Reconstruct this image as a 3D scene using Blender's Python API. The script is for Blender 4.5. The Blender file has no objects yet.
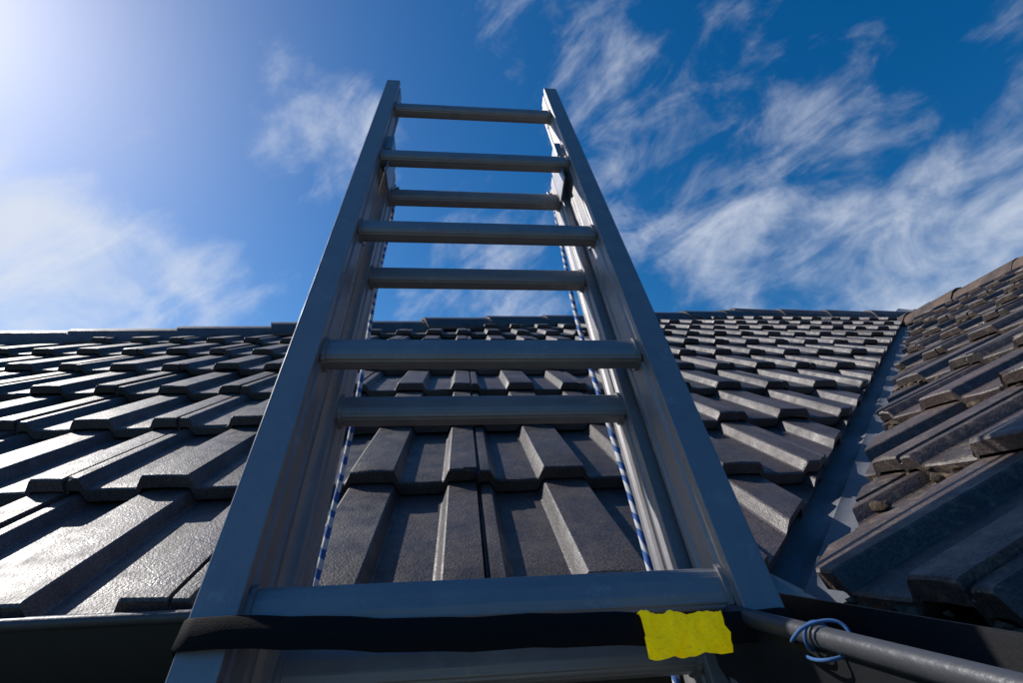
import bpy, bmesh, math, random
from mathutils import Vector, Matrix, Euler, noise
random.seed(7)
sc=bpy.context.scene
# ============ survey constants (metres, Z up, main roof slope faces -Y, pitch 30 deg) ============
PITCH=math.radians(30)
cp,sp=math.cos(PITCH),math.sin(PITCH)
U0=Vector((1,0,0)); V0=Vector((0,cp,sp)); N0=Vector((0,-sp,cp))
P0=Vector((-.0111,.9100,3.3750)); GAUGE=.32
Auv=(.3671,-.3067); Buv=(3.9102,3.2118); Luv=(-2.0537,1.6098); Muv=(1.0210,2.7443); J=.0398
A=P0+U0*Auv[0]+V0*Auv[1]; B=P0+U0*Buv[0]+V0*Buv[1]
gy,gz,gx,gyc=.6052,3.2379,.2172,.3317
LM=Matrix.Translation((.0295,.5752,3.5109))@Euler((1.12427,.01175,-.00559)).to_matrix().to_4x4()@Matrix.Rotation(.013,4,'Z')
SUN=Vector((-.6611,.4083,.6295)).normalized()
def azel(a,e):
    a,e=math.radians(a),math.radians(e); return Vector((math.sin(a)*math.cos(e),math.cos(a)*math.cos(e),math.sin(e)))

# ============ materials ============
def mat(name):
    m=bpy.data.materials.new(name); m.use_nodes=True
    nt=m.node_tree; b=nt.nodes["Principled BSDF"]; return m,nt,b
def N(nt,t,**k):
    n=nt.nodes.new(t)
    for a,v in k.items(): setattr(n,a,v)
    return n
def ramp(nt,src,stops):
    r=N(nt,"ShaderNodeValToRGB"); nt.links.new(src,r.inputs[0])
    e=r.color_ramp.elements
    while len(e)<len(stops): e.new(.5)
    for i,(p,c) in enumerate(stops): e[i].position=p; e[i].color=c if len(c)==4 else (*c,1)
    return r.outputs[0]
def noi(nt,scale,detail=4,rough=.5,vec=None,dist=0):
    n=N(nt,"ShaderNodeTexNoise"); n.inputs["Scale"].default_value=scale; n.inputs["Detail"].default_value=detail
    n.inputs["Roughness"].default_value=rough; n.inputs["Distortion"].default_value=dist
    if vec is None:
        tc=N(nt,"ShaderNodeTexCoord"); vec=tc.outputs["Object"]
    nt.links.new(vec,n.inputs["Vector"]); return n.outputs["Fac"]
def math_(nt,op,a,b):
    n=N(nt,"ShaderNodeMath",operation=op)
    for i,v in enumerate((a,b)):
        if isinstance(v,(int,float)): n.inputs[i].default_value=v
        else: nt.links.new(v,n.inputs[i])
    return n.outputs[0]
def mixc(nt,f,a,b,mode='MIX'):
    n=N(nt,"ShaderNodeMix",data_type='RGBA',blend_type=mode)
    for s,v in ((n.inputs[0],f),(n.inputs[6],a),(n.inputs[7],b)):
        if isinstance(v,(int,float)): s.default_value=v
        elif isinstance(v,tuple): s.default_value=(*v,1)
        else: nt.links.new(v,s)
    return n.outputs[2]
def bump(nt,b,h,strength,dist):
    n=N(nt,"ShaderNodeBump"); n.inputs["Strength"].default_value=strength; n.inputs["Distance"].default_value=dist
    nt.links.new(h,n.inputs["Height"]); nt.links.new(n.outputs[0],b.inputs["Normal"])

def tilemat(name,lo,hi,lich_lo,lich_col,lich_amt):
    m,nt,b=mat(name)
    at=N(nt,"ShaderNodeAttribute",attribute_name="tone")
    base=ramp(nt,noi(nt,10,3,.65),[(.3,lo),(.7,hi)])
    c=mixc(nt,1.0,base,at.outputs["Color"],'MULTIPLY')
    sp1=ramp(nt,noi(nt,380,1,.6),[(.35,(.62,.62,.62)),(.5,(1,1,1)),(.68,(1.55,1.5,1.45))])
    c=mixc(nt,1.0,c,sp1,'MULTIPLY')
    lich=ramp(nt,noi(nt,55,3,.75),[(lich_lo,(0,0,0)),(lich_lo+.12,(1,1,1))])
    c=mixc(nt,math_(nt,'MULTIPLY',lich,lich_amt),c,lich_col)
    nt.links.new(c,b.inputs["Base Color"])
    rg=ramp(nt,noi(nt,28,2,.6),[(.3,(.40,)*3),(.7,(.62,)*3)])
    nt.links.new(rg,b.inputs["Roughness"]); b.inputs["Specular IOR Level"].default_value=.5
    h=math_(nt,'ADD',noi(nt,330,2,.6),math_(nt,'MULTIPLY',noi(nt,60,1,.5),.8))
    bump(nt,b,h,.7,.0013); return m
tile_m=tilemat("concrete_tile",(.036,.032,.035),(.080,.070,.073),.62,(.17,.155,.14),.35)
tilew_m=tilemat("weathered_concrete_tile",(.040,.032,.030),(.080,.062,.056),.53,(.20,.155,.11),.5)

mort_m,nt,b=mat("mortar_moss")
nt.links.new(ramp(nt,noi(nt,70,4,.7),[(.35,(.03,.022,.015)),(.55,(.10,.07,.045)),(.75,(.20,.155,.11))]),b.inputs["Base Color"])
b.inputs["Roughness"].default_value=.95; bump(nt,b,noi(nt,220,4,.7),1,.004)

capr_m,nt,b=mat("weathered_ridge_cap")
nt.links.new(ramp(nt,noi(nt,9,4,.7),[(.35,(.045,.036,.034)),(.7,(.15,.095,.065))]),b.inputs["Base Color"])
b.inputs["Roughness"].default_value=.85; bump(nt,b,noi(nt,150,4,.7),.8,.003)

def alum(name,sc3,lo,hi):
    m,nt,b=mat(name)
    tc=N(nt,"ShaderNodeTexCoord"); mp=N(nt,"ShaderNodeMapping"); mp.inputs["Scale"].default_value=sc3
    nt.links.new(tc.outputs["Object"],mp.inputs[0])
    st=noi(nt,900,2,.6,mp.outputs[0]); sm=noi(nt,30,4,.65)
    smr=ramp(nt,noi(nt,45,5,.75),[(.58,(0,0,0)),(.66,(1,1,1))])
    c=mixc(nt,sm,lo,hi); c=mixc(nt,math_(nt,'MULTIPLY',smr,.24),c,(.5,.5,.5))
    nt.links.new(c,b.inputs["Base Color"])
    b.inputs["Metallic"].default_value=.55
    nt.links.new(ramp(nt,math_(nt,'ADD',math_(nt,'MULTIPLY',st,.5),math_(nt,'MULTIPLY',sm,.5)),[(.3,(.42,)*3),(.7,(.58,)*3)]),b.inputs["Roughness"])
    bump(nt,b,st,.4,.0006); return m
alu_m=alum("anodised_aluminium",(1,.02,1),(.235,.228,.238),(.345,.335,.345))
alr_m=alum("rung_aluminium",(.02,1,1),(.225,.218,.228),(.355,.345,.355))

def simple(name,col,rough,metal=0,bs=200,bstr=.3,bd=.001,var=.25,spec=.5):
    m,nt,b=mat(name)
    f=noi(nt,bs*.2,4,.6)
    nt.links.new(mixc(nt,f,tuple(x*(1-var) for x in col),tuple(min(1,x*(1+var)) for x in col)),b.inputs["Base Color"])
    b.inputs["Roughness"].default_value=rough; b.inputs["Metallic"].default_value=metal; b.inputs["Specular IOR Level"].default_value=spec
    bump(nt,b,noi(nt,bs,3,.6),bstr,bd); return m
gut_m=simple("painted_gutter_steel",(.014,.0145,.017),.45,.0,spec=.3)
bead_m=simple("gutter_bead_steel",(.065,.068,.078),.42,.3,bs=120,bstr=.35,bd=.0015,var=.4)
flash_m=simple("zinc_flashing",(.17,.18,.20),.55,.35,bs=60,bstr=.5,bd=.003,var=.45)
lead_m=simple("flashing_end",(.50,.47,.43),.6,.1)
blk_m=simple("black_webbing",(.008,.008,.009),.85,0,900,.6,.0006,spec=.15)
dark_m=simple("dark_plastic",(.03,.03,.035),.5)
wall_m=simple("brick_render",(.35,.28,.22),.9,0,60,.5,.003)
fas_m=simple("fascia_paint",(.03,.03,.033),.6)
under_m=simple("roof_underlay",(.02,.02,.02),.95)
cord_m=simple("blue_cord",(.05,.12,.28),.7,0,900,.5,.0005,spec=.2)
steel_m=simple("galvanised_steel",(.30,.31,.33),.4,.8)

yel_m,nt,b=mat("yellow_label")
tc=N(nt,"ShaderNodeTexCoord"); mp=N(nt,"ShaderNodeMapping"); mp.inputs["Scale"].default_value=(1,2.2,1)
nt.links.new(tc.outputs["Object"],mp.inputs[0])
tx=ramp(nt,noi(nt,260,3,.7,mp.outputs[0]),[(.56,(0,0,0)),(.62,(1,1,1))])
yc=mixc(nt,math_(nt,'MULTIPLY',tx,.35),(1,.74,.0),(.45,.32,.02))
nt.links.new(yc,b.inputs["Base Color"]); nt.links.new(yc,b.inputs["Emission Color"]); b.inputs["Emission Strength"].default_value=.18  # faint glow added to brighten the label, standing in for fluorescence and backlight
b.inputs["Roughness"].default_value=.5; b.inputs["Specular IOR Level"].default_value=.15
bump(nt,b,noi(nt,90,3,.6),.8,.004)

rope_m,nt,b=mat("blue_fleck_rope")
tc=N(nt,"ShaderNodeTexCoord"); wv=N(nt,"ShaderNodeTexWave"); wv.bands_direction='DIAGONAL'; wv.inputs["Scale"].default_value=26; wv.inputs["Distortion"].default_value=4
nt.links.new(tc.outputs["Object"],wv.inputs[0])
nt.links.new(ramp(nt,wv.outputs["Fac"],[(.35,(.03,.12,.40)),(.5,(.6,.62,.66))]),b.inputs["Base Color"]); b.inputs["Roughness"].default_value=.8
bump(nt,b,wv.outputs["Fac"],.8,.002)

gr_m,nt,b=mat("grass_ground")
nt.links.new(ramp(nt,noi(nt,1.2,6,.7),[(.3,(.04,.055,.02)),(.7,(.09,.10,.045))]),b.inputs["Base Color"])
b.inputs["Roughness"].default_value=.95

# ============ helpers ============
def empty(name,M=None):
    o=bpy.data.objects.new(name,None); sc.collection.objects.link(o)
    if M: o.matrix_world=M
    return o
def addmesh(name,bm,mats,parent=None,smooth=None):
    me=bpy.data.meshes.new(name)
    if isinstance(bm,tuple): me.from_pydata(bm[0],[],bm[1])
    else: bm.to_mesh(me); bm.free()
    for m in (mats if isinstance(mats,list) else [mats]): me.materials.append(m)
    if smooth is not None:
        me.polygons.foreach_set("use_smooth",[True]*len(me.polygons)); me.set_sharp_from_angle(angle=math.radians(smooth))
    o=bpy.data.objects.new(name,me); sc.collection.objects.link(o)
    if parent: o.parent=parent
    return o
def bev(o,w,seg=2):
    m=o.modifiers.new("bevel",'BEVEL'); m.width=w; m.segments=seg; m.limit_method='ANGLE'; m.angle_limit=math.radians(40)
def prism(bm,prof,p0,p1,ax,ay,mi=0,cap=True):
    a=[bm.verts.new(p0+ax*x+ay*y) for x,y in prof]; c=[bm.verts.new(p1+ax*x+ay*y) for x,y in prof]
    n=len(prof)
    for i in range(n):
        j=(i+1)%n; f=bm.faces.new((a[i],a[j],c[j],c[i])); f.material_index=mi
    if cap:
        bm.faces.new(a[::-1]).material_index=mi; bm.faces.new(c).material_index=mi
def fixn(bm): bmesh.ops.recalc_face_normals(bm,faces=bm.faces[:])
def tube(name,pts,r,m,parent=None):
    cu=bpy.data.curves.new(name,'CURVE'); cu.dimensions='3D'; cu.bevel_depth=r; cu.bevel_resolution=4; cu.resolution_u=8; cu.use_fill_caps=True
    s=cu.splines.new('NURBS'); s.points.add(len(pts)-1); s.use_endpoint_u=True; s.order_u=3
    for p,q in zip(s.points,pts): p.co=(*q,1)
    cu.materials.append(m); o=bpy.data.objects.new(name,cu); sc.collection.objects.link(o)
    if parent: o.parent=parent
    return o
X,Y,Z=Vector((1,0,0)),Vector((0,1,0)),Vector((0,0,1))

# ============ roof tiles ============
HR=.021
PROF=[(0.0,HR-.010),(.0035,HR-.010),(.0045,HR-.003),(.012,HR-.0025),(.021,HR-.003),(.0235,HR-.005),(.031,.002),(.034,0),
      (.070,-.0005),(.104,0),(.107,.002),(.1145,HR-.002),(.117,HR),(.152,HR+.0006),(.187,HR),(.1895,HR-.002),(.197,.002),(.200,0),
      (.235,-.0005),(.269,0),(.272,.002),(.2795,HR-.002),(.282,HR),(.306,HR+.0006),(.3285,HR),(.330,HR-.003)]
TW=.33; RISE=.027
def tiles(name,P,U,V,Nn,u0,ncol,nrow,cuts,parent,material):
    allv=[];allf=[];tone=[]
    TH=.016; LEN=GAUGE+.05
    for r in range(0,nrow):
        for k in range(ncol):
            ua=u0+k*TW; va=(r-1)*GAUGE
            cross=False; out=False
            for (pt,n) in cuts:
                ds=[(uu-pt[0])*n[0]+(vv-pt[1])*n[1] for uu in(ua,ua+TW) for vv in(va,va+LEN)]
                if max(ds)<0: out=True
                elif min(ds)<0: cross=True
            if out: continue
            jv=random.uniform(-.005,.005); jh=random.uniform(-.0012,.0020); jt=random.uniform(-.0018,.0018); ju=random.uniform(-.001,.001)
            bm=bmesh.new()
            vs=[0,.003,.007,.12,.24,LEN]
            top=[];bot=[]
            seed=random.random()*50
            for iv,v in enumerate(vs):
                rt=[];rb=[]
                for (u,h) in PROF:
                    base=RISE*(1-v/GAUGE)+jh+jt*(u/TW-.5)*2
                    e=0; vv=v
                    if iv==0: e=-.0035
                    if iv==1: e=-.0008
                    if iv<3:
                        q=noise.noise(Vector((u*60+seed,r*3.1,k*1.7)))*.0018; vv+=q*1.3; e+=q*.6
                        if iv<2:
                            ch=noise.noise(Vector((u*35+seed*2,r*1.1,k*7.7)))
                            if ch>.30: e-=(ch-.30)*.020; vv+=(ch-.30)*.020
                    uu=min(u,TW-.0008)
                    rt.append(bm.verts.new((ua+uu+ju,va+vv+jv,base+h+e)))
                    if iv in(0,3,5): rb.append(bm.verts.new((ua+uu+ju,va+vv+jv,base+h-(TH+(.006 if iv==0 else 0)) )))
                top.append(rt)
                if rb: bot.append(rb)
            n=len(PROF)
            for i in range(len(vs)-1):
                for j in range(n-1): bm.faces.new((top[i][j],top[i][j+1],top[i+1][j+1],top[i+1][j]))
            for i in range(2):
                for j in range(n-1): bm.faces.new((bot[i][j+1],bot[i][j],bot[i+1][j],bot[i+1][j+1]))
            for j in range(n-1): bm.faces.new((top[0][j+1],top[0][j],bot[0][j],bot[0][j+1]))
            for j in range(n-1): bm.faces.new((top[-1][j],top[-1][j+1],bot[-1][j+1],bot[-1][j]))
            bm.faces.new([top[i][0] for i in range(6)]+[bot[2][0],bot[1][0],bot[0][0]])
            bm.faces.new(([top[i][-1] for i in range(6)]+[bot[2][-1],bot[1][-1],bot[0][-1]])[::-1])
            if cross:
                for (pt,nq) in cuts:
                    g=bm.verts[:]+bm.edges[:]+bm.faces[:]
                    res=bmesh.ops.bisect_plane(bm,geom=g,plane_co=(pt[0],pt[1],0),plane_no=(-nq[0],-nq[1],0),clear_outer=True)
                    ed=[x for x in res['geom_cut'] if isinstance(x,bmesh.types.BMEdge)]
                    if ed:
                        try: bmesh.ops.holes_fill(bm,edges=ed,sides=0)
                        except Exception: pass
            off=len(allv); bm.verts.index_update()
            for v in bm.verts: allv.append(P+U*v.co.x+V*v.co.y+Nn*v.co.z)
            t=random.uniform(.72,1.30); tt=(t*random.uniform(.98,1.06),t,t*random.uniform(.97,1.06),1)
            for f in bm.faces: allf.append([off+v.index for v in f.verts]); tone.append((len(f.verts),tt))
            bm.free()
    me=bpy.data.meshes.new(name); me.from_pydata([tuple(v) for v in allv],[],allf)
    ca=me.color_attributes.new("tone",'FLOAT_COLOR','CORNER')
    buf=[]
    for n_,t in tone: buf.extend(t*n_)
    ca.data.foreach_set("color",buf)
    me.materials.append(material)
    me.polygons.foreach_set("use_smooth",[True]*len(me.polygons)); me.set_sharp_from_angle(angle=math.radians(27))
    o=bpy.data.objects.new(name,me); sc.collection.objects.link(o); o.parent=parent
    return o

house=empty("house")
VR=Buv[1]+.05
def inward(p,q,ref):
    d=(q[0]-p[0],q[1]-p[1]); l=math.hypot(*d); n=(-d[1]/l,d[0]/l)
    if (ref[0]-p[0])*n[0]+(ref[1]-p[1])*n[1]<0: n=(-n[0],-n[1])
    return (p,n)
vd=Vector((Buv[0]-Auv[0],Buv[1]-Auv[1])).normalized()
ref=(Auv[0]-2,Auv[1]+1)
cutsM=[inward(Auv,Buv,ref), ((0,VR),(0,-1)), inward(Luv,Muv,(0,0))]
tiles("main_roof_tiles",P0,U0,V0,N0,J-TW*26,45,int(VR/GAUGE)+3,cutsM,house,tile_m)

VW=(B-A).normalized()
vr=Vector((VW.x,0,VW.z)).normalized(); nr=Vector((-vr.z,0,vr.x)); ur=Vector((0,-1,0))
vcen=A+U0*.06
PR=vcen.copy()
def uvr(P): return ((P-PR).dot(ur),(P-PR).dot(vr))
Bv=uvr(vcen+VW*6.6)
pA=(uvr(vcen)[0]+.075,uvr(vcen)[1]); pB=(Bv[0]+.075,Bv[1])
ridge_z=(P0+V0*VR).z
rw_z=PR.z+(ridge_z-PR.z)*.88
VRR=(rw_z-PR.z)/vr.z
OV=.020   # eave overhang of the wing courses
PR2=PR+vr*(GAUGE-OV)
sh=lambda p:(p[0],p[1]-GAUGE+OV)
cutsR=[inward(sh(pA),sh(pB),(5,1)), ((0,VRR-GAUGE+OV),(0,-1))]
tiles("wing_roof_tiles",PR2,ur,vr,nr,-6.6-.075,30,int(VRR/GAUGE)+3,cutsR,house,tilew_m)

bm=bmesh.new()
def quad(ps): bm.faces.new([bm.verts.new(p) for p in ps])
lo=-.02
def PM(u,v,h=0): return P0+U0*u+V0*v+N0*h
def line_v(u): return Luv[1]+(Muv[1]-Luv[1])*(u-Luv[0])/(Muv[0]-Luv[0])
uK=Luv[0]+(VR-Luv[1])*(Muv[0]-Luv[0])/(Muv[1]-Luv[1])
e0=-GAUGE+.02
uL=Luv[0]+(e0-Luv[1])*(Muv[0]-Luv[0])/(Muv[1]-Luv[1])
uv_end=Auv[0]+(VR-Auv[1])*vd[0]/vd[1]
quad([PM(uL,e0,lo),PM(Auv[0],e0,lo),PM(uv_end,VR,lo),PM(uK,VR,lo)])
top=[PM(uL,e0,lo),PM(uK,VR,lo),PM(uv_end+3,VR,lo)]
bk=[Vector((uL-0.2,p.y+1,P0.z-.3)) if i==0 else Vector((p.x,p.y+4.3,P0.z-.3)) for i,p in enumerate(top)]
quad([top[0],top[1],bk[1],bk[0]]); quad([top[1],top[2],bk[2],bk[1]])
def PRr(u,v,h=0): return PR+ur*u+vr*v+nr*h
uBr=uvr(vcen+VW*(VRR/((VW.dot(vr)))))[0]
quad([PRr(3.4,0,lo),PRr(uvr(vcen)[0],0,lo),PRr(uBr,VRR,lo),PRr(3.4,VRR,lo)])
rx=PRr(0,VRR,lo).x
quad([Vector((rx,-3,rw_z-.02)),Vector((rx,9,rw_z-.02)),Vector((rx+4.5,9,P0.z-.3)),Vector((rx+4.5,-3,P0.z-.3))])
addmesh("roof_underlay",bm,under_m,house)

bm=bmesh.new()
side=Vector((VW.y,-VW.x,0)).normalized()
prof=[(-.14,.0),(-.022,-.010),(-.004,.002),(.0,.006),(.004,.002),(.022,-.010),(.16,.0)]
npt=60; rows=[]
for i in range(npt+1):
    c=vcen+VW*(-.10+6.9*i/npt)
    row=[]
    for s,h in prof:
        p=c+side*s
        if s<=0: z=(P0.z-( (p.x-P0.x)*N0.x+(p.y-P0.y)*N0.y )/N0.z)
        else: z=(PR.z-((p.x-PR.x)*nr.x)/nr.z)
        row.append(bm.verts.new((p.x,p.y,z+h-.004+.0015*noise.noise(p*9))))
    rows.append(row)
for i in range(npt):
    for j in range(len(prof)-1): bm.faces.new((rows[i][j],rows[i][j+1],rows[i+1][j+1],rows[i+1][j]))
fixn(bm); addmesh("valley_flashing",bm,flash_m,house,50)

ib=bmesh.new(); bmesh.ops.create_icosphere(ib,subdivisions=2,radius=1); ib.verts.index_update()
ICO=[v.co.copy() for v in ib.verts]; ICF=[[v.index for v in f.verts] for f in ib.faces]; ib.free()
LV=[];LF=[]
def lump(c,r,seed,fl=.6):
    o=len(LV)
    for d in ICO:
        k=r*(1+.5*noise.noise(d*1.7+Vector((seed,0,0)))+.3*noise.noise(d*4+Vector((0,seed,0))))
        LV.append((d.x*k+c.x,d.y*k*1.2+c.y,d.z*k*fl+c.z))
    for f in ICF: LF.append([o+i for i in f])
t=.05
while t<4.8:
    c=vcen+VW*t+side*.074
    z=(PR.z-((c.x-PR.x)*nr.x)/nr.z)
    c.z=z+random.uniform(.002,.016)
    lump(c+side*random.uniform(-.006,.016),random.uniform(.007,.019),random.random()*90)
    t+=random.uniform(.008,.03)
for r in range(0,int(VRR/GAUGE)+2):
    v=r*GAUGE-OV
    u0_=pA[0]+(pB[0]-pA[0])*(v-pA[1])/(pB[1]-pA[1])
    u=u0_+.02
    while u<u0_+3.2 and u<3.3:
        dens=.55+.45*noise.noise(Vector((u*3,r*5.3,0)))*2
        if random.random()<dens*(.6 if r else .9):
            lump(PRr(u,v-.002+random.uniform(-.005,.003),random.uniform(.002,.022)),random.uniform(.003,.011),random.random()*90,.8)
        u+=random.uniform(.005,.015)
addmesh("valley_mortar",(LV,LF),mort_m,house,60)

def caps(name,p,q,ln,m,w=.125,lift=.042):
    bm=bmesh.new(); d=(q-p); L_=d.length; d.normalize(); s=d.cross(Z).normalized(); up=s.cross(d).normalized()
    n=int(L_/ln)+1
    prof=[(-w,-.085),(-w*.66,-.018),(-w*.34,.010),(0,.018),(w*.34,.010),(w*.66,-.018),(w,-.085)]
    for i in range(n):
        a=p+d*(i*ln); j=random.uniform(-.006,.006)
        vs=[]
        for t,l in ((0,.016),(ln+.03,0.0)):
            for th in (0,-.014):
                vs.append([bm.verts.new(a+d*t+s*(x*(1+th*2))+up*(y+lift+l+th+j)) for x,y in prof])
        o0,i0,o1,i1=vs; k=len(prof)
        for g in range(k-1):
            bm.faces.new((o0[g],o0[g+1],o1[g+1],o1[g])); bm.faces.new((i0[g+1],i0[g],i1[g],i1[g+1]))
            bm.faces.new((o0[g+1],o0[g],i0[g],i0[g+1])); bm.faces.new((o1[g],o1[g+1],i1[g+1],i1[g]))
        bm.faces.new((o0[0],o1[0],i1[0],i0[0])); bm.faces.new((o0[-1],i0[-1],i1[-1],o1[-1]))
    fixn(bm)
    cl=bm.loops.layers.float_color.new("tone")
    for f in bm.faces:
        for l in f.loops: l[cl]=(1.1,1.05,1.05,1)
    return addmesh(name,bm,m,house,40)
caps("hip_caps",PM(uL+.3,line_v(uL+.3)),PM(uK-.05,VR-.05),.42,tile_m)
caps("ridge_caps",PM(uK-.1,VR),PM(uv_end+.1,VR),.42,tile_m)
caps("wing_ridge_caps",Vector((PRr(0,VRR).x,-3,rw_z)),Vector((PRr(0,VRR).x,PRr(uBr,VRR).y+.2,rw_z)),.42,capr_m)

prof=[(0,0),(.0,-.045),(.012,-.07),(.04,-.085),(.08,-.085),(.105,-.07),(.112,.0),(.109,0),(.102,-.068),(.08,-.082),(.04,-.082),(.0145,-.068),(.003,-.045),(.003,0)]
bm=bmesh.new()
def pr2(bm,prof,f0,f1):
    a=[bm.verts.new(f0(x,y)) for x,y in prof]; c=[bm.verts.new(f1(x,y)) for x,y in prof]; n=len(prof)
    for i in range(n):
        j=(i+1)%n; bm.faces.new((a[i],a[j],c[j],c[i]))
    bm.faces.new(a[::-1]); bm.faces.new(c)
pr2(bm,prof,lambda x,y:Vector((-9,gy+x,gz+y)),lambda x,y:Vector((gx+x,gy+x,gz+y)))
pr2(bm,prof,lambda x,y:Vector((gx+x,gy+x,gz+y)),lambda x,y:Vector((gx+x,-3.2,gz+y)))
fixn(bm); addmesh("gutter_channel",bm,gut_m,house,30)
tube("gutter_bead",[Vector((-9,gy,gz)),Vector((-4,gy,gz)),Vector((gx,gy,gz)),Vector((gx,gy,gz)),Vector((gx,gy,gz)),Vector((gx,-1,gz)),Vector((gx,-3.2,gz))],.0066,bead_m,house)
def box(bm,a,b):
    xs=[(a[0],b[0]),(a[1],b[1]),(a[2],b[2])]
    v=[bm.verts.new((xs[0][i&1],xs[1][(i>>1)&1],xs[2][(i>>2)&1])) for i in range(8)]
    for f in((0,2,3,1),(4,5,7,6),(0,1,5,4),(2,6,7,3),(0,4,6,2),(1,3,7,5)): bm.faces.new([v[i] for i in f])
bm=bmesh.new()
box(bm,(-9,gy+.116,gz-.17),(gx+.135,gy+.135,gz-.004)); box(bm,(gx+.116,-3.2,gz-.17),(gx+.134,gy+.113,gz-.006))
addmesh("fascia",bm,fas_m,house)
bm=bmesh.new()
box(bm,(-9,gy+.137,gz-.165),(gx+.6,gy+.5,gz-.155)); box(bm,(gx+.138,-3.2,gz-.163),(gx+.5,gy+.134,gz-.153))
addmesh("soffit",bm,fas_m,house)
bm=bmesh.new()
box(bm,(-8.8,gy+.45,0.0),(gx+.45,gy+8,gz-.17)); box(bm,(gx+.46,-3.0,0.0),(gx+9,gy+8.02,gz-.168))
addmesh("walls",bm,wall_m,house)
bm=bmesh.new(); c=A+Vector((.0,-.03,-.02))
pts=[(-.03,-.05,-.01),(.06,-.06,-.012),(.075,.03,.02),(.045,.09,.05),(.0,.03,.012)]
a=[bm.verts.new(c+Vector(p)) for p in pts]; d=[bm.verts.new(c+Vector(p)+Vector((0,0,-.004))) for p in pts]
bm.faces.new(a); bm.faces.new(d[::-1])
for i in range(5): bm.faces.new((a[i],d[i],d[(i+1)%5],a[(i+1)%5]))
fixn(bm); addmesh("valley_flashing_end",bm,lead_m,house)
wp=[]
for i in range(60):
    t=1.0+i*.035; c=vcen+VW*t+side*(.044+.005*math.sin(i*1.9)); c.z+=.018+.006*math.sin(i*2.3)
    wp.append(c)
tube("valley_seam_clip",wp,.0035,steel_m,house)

bm=bmesh.new(); bmesh.ops.create_grid(bm,x_segments=8,y_segments=8,size=800); addmesh("ground",bm,gr_m)

# ============ ladder ============
lad=empty("extension_ladder",LM)
BOT=-3.35; SPC=.284
def rail_prof(sgn,xi,w,zf,zb,t=.0025):
    zs=[zf-.010,zf-.0125,zf-.018,zf-.0205,zf-.026,zb+.026,zb+.0205,zb+.018,zb+.0125,zb+.010]
    dep=[0,.0026,.0026,0,0,0,0,.0026,.0026,0]
    inner_pts=[(xi+d,z) for z,d in zip(zs,dep)]
    pts=[(xi+w,zf),(xi,zf)]+inner_pts+[(xi,zb),(xi+w,zb),(xi+w,zb+.009),(xi+w-t,zb+.009),(xi+w-t,zb+t),(xi+t+.002,zb+t),(xi+t+.002,zf-t),(xi+w-t,zf-t),(xi+w-t,zf-.009),(xi+w,zf-.009)]
    return [(sgn*x,z) for x,z in pts]
def rails(name,xi,w,zf,zb,y0,y1):
    for sgn,nm in((-1,"left"),(1,"right")):
        bm=bmesh.new(); prism(bm,rail_prof(sgn,xi,w,zf,zb),Y*y0,Y*y1,X,Z); fixn(bm)
        o=addmesh(f"{name}_{nm}",bm,alu_m,lad); bev(o,.0009,2)
FT=1.0
rails("fly_rail",.190,.033,.026,-.040,BOT+.9,FT)
rails("base_rail",.178,.032,-.047,-.108,BOT,.655)
def rungs(name,ys,half,z,rr=.0168):
    bm=bmesh.new()
    n=48
    prof=[]
    for i in range(n):
        a=2*math.pi*i/n; ca,sa=math.cos(a),math.sin(a)
        e=.72
        y=rr*1.08*abs(ca)**e*(1 if ca>0 else -1); zz=rr*.86*abs(sa)**e*(1 if sa>0 else -1)
        if i%3==0 : y*=.965; zz*=.965
        prof.append((y,zz))
    for yy in ys:
        prism(bm,prof,Vector((-half,yy,z)),Vector((half,yy,z)),Y,Z)
        for s in(-1,1):
            pr=[(a*1.16,b*1.16) for a,b in prof]
            prism(bm,pr,Vector((s*(half-.006),yy,z)),Vector((s*(half-.0015),yy,z)),Y,Z)
    fixn(bm); return addmesh(name,bm,alr_m,lad,28)
rungs("fly_rungs",[SPC*k-.003*(k<0) for k in range(-8,4)],.1915,0)
rungs("base_rungs",[-.03+SPC*k+.004*(k<0) for k in range(-11,3)],.1795,-.070)
bm=bmesh.new()
for s in(-1,1):
    for (a,b) in (((.173,.50,-.050),(.1765,.665,.004)),((.173,.60,.0045),(.1885,.665,.008)),((.173,.628,-.112),(.216,.668,-.1085))):
        a=list(a);b=list(b); a[0]*=s;b[0]*=s; box(bm,a,b)
fixn(bm); o=addmesh("guide_brackets",bm,steel_m,lad); bev(o,.001)
bm=bmesh.new()
for s in(-1,1):
    for yy in [SPC*k for k in range(-3,4)]:
        res=bmesh.ops.create_uvsphere(bm,u_segments=10,v_segments=6,radius=.004)
        for v in res['verts']: v.co=Vector((v.co.x*.6+s*.189,v.co.y+yy,v.co.z-.024))
addmesh("rivets",bm,steel_m,lad,60)
bm=bmesh.new()
for s in(-1,1):
    bmesh.ops.create_cone(bm,cap_ends=True,segments=24,radius1=.014,radius2=.014,depth=.008,matrix=Matrix.Translation((s*.170,.60,-.095))@Matrix.Rotation(math.pi/2,4,'Y'))
addmesh("pulleys",bm,dark_m,lad,40)
for s,nm in((-1,"left"),(1,"right")):
    pts=[]
    for i in range(40):
        y=.60-3.4*i/39
        pts.append(Vector((s*((.176 if s>0 else .1785)+.004*math.sin(i*.8+s)),y,-.124+.004*math.cos(i*.7)+(.02 if i==0 else 0))))
    tube(f"rope_{nm}",pts,.0040 if s>0 else .0034,rope_m,lad)
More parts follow.
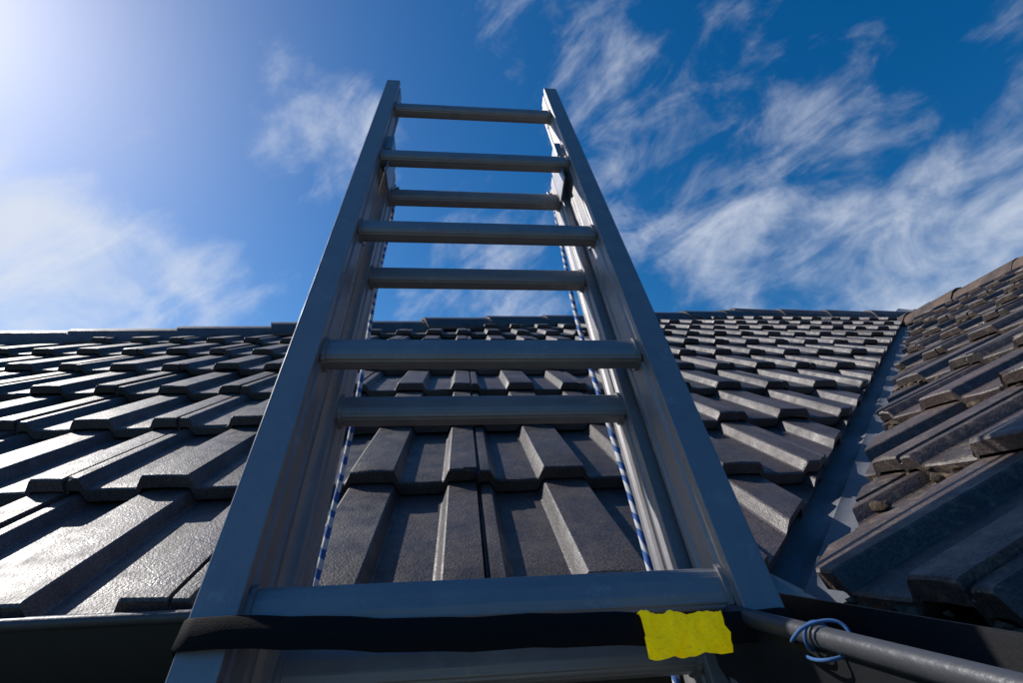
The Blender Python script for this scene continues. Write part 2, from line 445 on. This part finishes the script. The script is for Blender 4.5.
# ============ strap ============
strap=empty("tie_down_strap",LM)
bm=bmesh.new()
ys=-.315
path=[(-.215,-.19),(-.2235,-.04),(-.2255,.020),(-.223,.0285),(-.215,.031)]
for i in range(1,20):
    x=-.215+.43*i/20; path.append((x,.0315))
path+=[(.215,.031),(.223,.0285),(.2255,.020),(.2235,-.04),(.215,-.19)]
hw=.0110; sec=[(-hw,.0),(-hw+.002,.0015),(hw-.002,.0015),(hw,.0),(hw-.002,-.0015),(-hw+.002,-.0015)]
def sagf(x): return -.003*(1-(x/.22)**2)+.0010*math.sin(x*30)-x*.036+.0006*math.sin(x*95)
prev=None
for i,(x,z) in enumerate(path):
    a=path[max(0,i-1)]; b=path[min(len(path)-1,i+1)]; t=Vector((b[0]-a[0],0,b[1]-a[1])).normalized(); nrm=Vector((-t.z,0,t.x))
    tw=.10*math.sin(x*14+1)
    ring=[bm.verts.new(Vector((x,ys+sagf(x)+q,z))+nrm*(w+q*tw)) for q,w in sec]
    if prev:
        for j in range(6): bm.faces.new((prev[j],prev[(j+1)%6],ring[(j+1)%6],ring[j]))
    prev=ring
fixn(bm); addmesh("webbing",bm,blk_m,strap,50)
bm=bmesh.new()
W0,W1=.102,.165
secl=[(.0100,-.0030),(.0110,.0),(.0100,.0048),(.005,.0062),(.001,.0056),(-.005,.0066),(-.010,.0062),(-.0145,.0058),(-.0175,.0048),(-.017,.0036),(-.006,.0050)]
nx=46; rows=[]
for i in range(nx+1):
    x=W0+(W1-W0)*i/nx
    row=[]
    for k,(q,w) in enumerate(secl):
        nz=noise.noise(Vector((x*55,q*60,1.3)))*.004+noise.noise(Vector((x*170,q*190,4)))*.0022
        qq=q*(1-.16*(i/nx-.5))+noise.noise(Vector((x*75,k*.3,7)))*.0024+(noise.noise(Vector((x*330,1,5)))*.0018 if k<3 else 0)
        ed=noise.noise(Vector((q*160,3 if i<nx/2 else 9,2)))*.003*(abs(i/nx-.5)*2)**3
        row.append(bm.verts.new(Vector((x+ed,ys+sagf(x)-.001+qq,.0315+w+max(nz,-.002)))))
    rows.append(row)
for i in range(nx):
    for j in range(len(secl)-1): bm.faces.new((rows[i][j],rows[i+1][j],rows[i+1][j+1],rows[i][j+1]))
fixn(bm)
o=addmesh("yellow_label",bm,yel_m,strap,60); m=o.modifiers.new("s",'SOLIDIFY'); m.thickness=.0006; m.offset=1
cord=empty("cord")
pts=[]
for i in range(9):
    a=i*.9
    pts.append(Vector((gx-.001+.0088*math.cos(a),gyc+.0018*i-.006+.002*math.sin(i*1.3),gz+.0088*math.sin(a))))
tube("cord_wraps",pts,.0011,cord_m,cord)
p0=LM@Vector((.222,ys-.006,.01))
tube("cord_tail",[p0,p0+Vector((.02,.01,-.006)),Vector((gx-.02,gyc,gz-.004)),Vector((gx-.010,gyc-.005,gz+.008)),Vector((gx+.010,gyc-.014,gz+.011)),Vector((gx+.008,gyc-.022,gz-.006)),Vector((gx-.02,gyc-.018,gz-.010)),p0+Vector((.01,-.004,-.010)),p0],.0011,cord_m,cord)

# ============ camera ============
cam=bpy.data.cameras.new("camera"); co=bpy.data.objects.new("camera",cam); sc.collection.objects.link(co)
co.location=(0,0,3.3); co.rotation_euler=(1.94663,.03501,-.09391); cam.lens=17.578; cam.clip_end=3000; cam.clip_start=.01
sc.camera=co
# ============ sun + sky ============
sl=bpy.data.lights.new("sun",'SUN'); sl.energy=5; sl.angle=math.radians(.5); sl.color=(1,.95,.88)
so=bpy.data.objects.new("sun",sl); sc.collection.objects.link(so); so.rotation_euler=SUN.to_track_quat('Z','Y').to_euler()
w=bpy.data.worlds.new("World"); sc.world=w; w.use_nodes=True; nt=w.node_tree
w.cycles.sampling_method='MANUAL'; w.cycles.sample_map_resolution=256
bg=nt.nodes["Background"]; bg.inputs[1].default_value=.1
s=nt.nodes.new("ShaderNodeTexSky"); s.sky_type='NISHITA'; s.sun_disc=False
s.sun_elevation=math.asin(SUN.z); s.sun_rotation=math.atan2(SUN.x,SUN.y)
s.air_density=1.0; s.dust_density=.65; s.ozone_density=4.5
hs=N(nt,"ShaderNodeHueSaturation"); hs.inputs["Saturation"].default_value=1.36; hs.inputs["Value"].default_value=1.12
nt.links.new(s.outputs[0],hs.inputs["Color"])
tc=N(nt,"ShaderNodeTexCoord"); nv=N(nt,"ShaderNodeVectorMath",operation='NORMALIZE'); nt.links.new(tc.outputs["Generated"],nv.inputs[0])
D=nv.outputs[0]
def blob(az,el,rad,wt):
    d=azel(az,el)
    dn=N(nt,"ShaderNodeVectorMath",operation='DOT_PRODUCT'); nt.links.new(D,dn.inputs[0]); dn.inputs[1].default_value=d
    mr=N(nt,"ShaderNodeMapRange",interpolation_type='SMOOTHSTEP'); nt.links.new(dn.outputs["Value"],mr.inputs[0])
    mr.inputs[1].default_value=math.cos(math.radians(rad)); mr.inputs[2].default_value=1; mr.inputs[3].default_value=0; mr.inputs[4].default_value=wt
    return mr.outputs[0]
acc=None
for bl in [(-40,18,15,1.2),(-30,23,10,.65),(-18,42,11,.8),(3.6,25,13,.75),(16,54,11,.35),(31,39,19,.55),(46,34,9,.3),(54,19,13,.5),(40,22,16,.6),(59,33,13,.2),(66,19,20,.25),(-56,18,22,.6)]:
    b_=blob(*bl); acc=b_ if acc is None else math_(nt,'ADD',acc,b_)
acc=math_(nt,'MINIMUM',acc,1.0)
a1=(azel(41.5,44.4)-azel(19.2,38.4)).normalized()
zf=azel(6.9,37.4); a2=zf.cross(a1).normalized()
def dotn(v,sc_):
    n=N(nt,"ShaderNodeVectorMath",operation='DOT_PRODUCT'); nt.links.new(D,n.inputs[0]); n.inputs[1].default_value=v*sc_; return n.outputs["Value"]
cb=N(nt,"ShaderNodeCombineXYZ"); nt.links.new(dotn(a1,1.8),cb.inputs[0]); nt.links.new(dotn(a2,3.5),cb.inputs[1]); nt.links.new(dotn(zf,2.0),cb.inputs[2])
n1=noi(nt,3.4,7,.58,cb.outputs[0],.5)
n2=noi(nt,5.5,5,.62,D,.4)
nm=math_(nt,'ADD',math_(nt,'MULTIPLY',n1,.55),math_(nt,'MULTIPLY',n2,.45))
dens=math_(nt,'ADD',math_(nt,'MULTIPLY',math_(nt,'SUBTRACT',nm,.5),3.3),math_(nt,'SUBTRACT',math_(nt,'MULTIPLY',acc,.85),.41))
dm=N(nt,"ShaderNodeMapRange",interpolation_type='SMOOTHSTEP'); nt.links.new(dens,dm.inputs[0]); dm.inputs[1].default_value=-.20; dm.inputs[2].default_value=1.08; dm.inputs[4].default_value=.9
cl=mixc(nt,dm.outputs[0],hs.outputs[0],(7.4,7.9,8.8))
nt.links.new(cl,bg.inputs[0])
sc.view_settings.view_transform='Standard'; sc.view_settings.look='None'; sc.view_settings.exposure=0
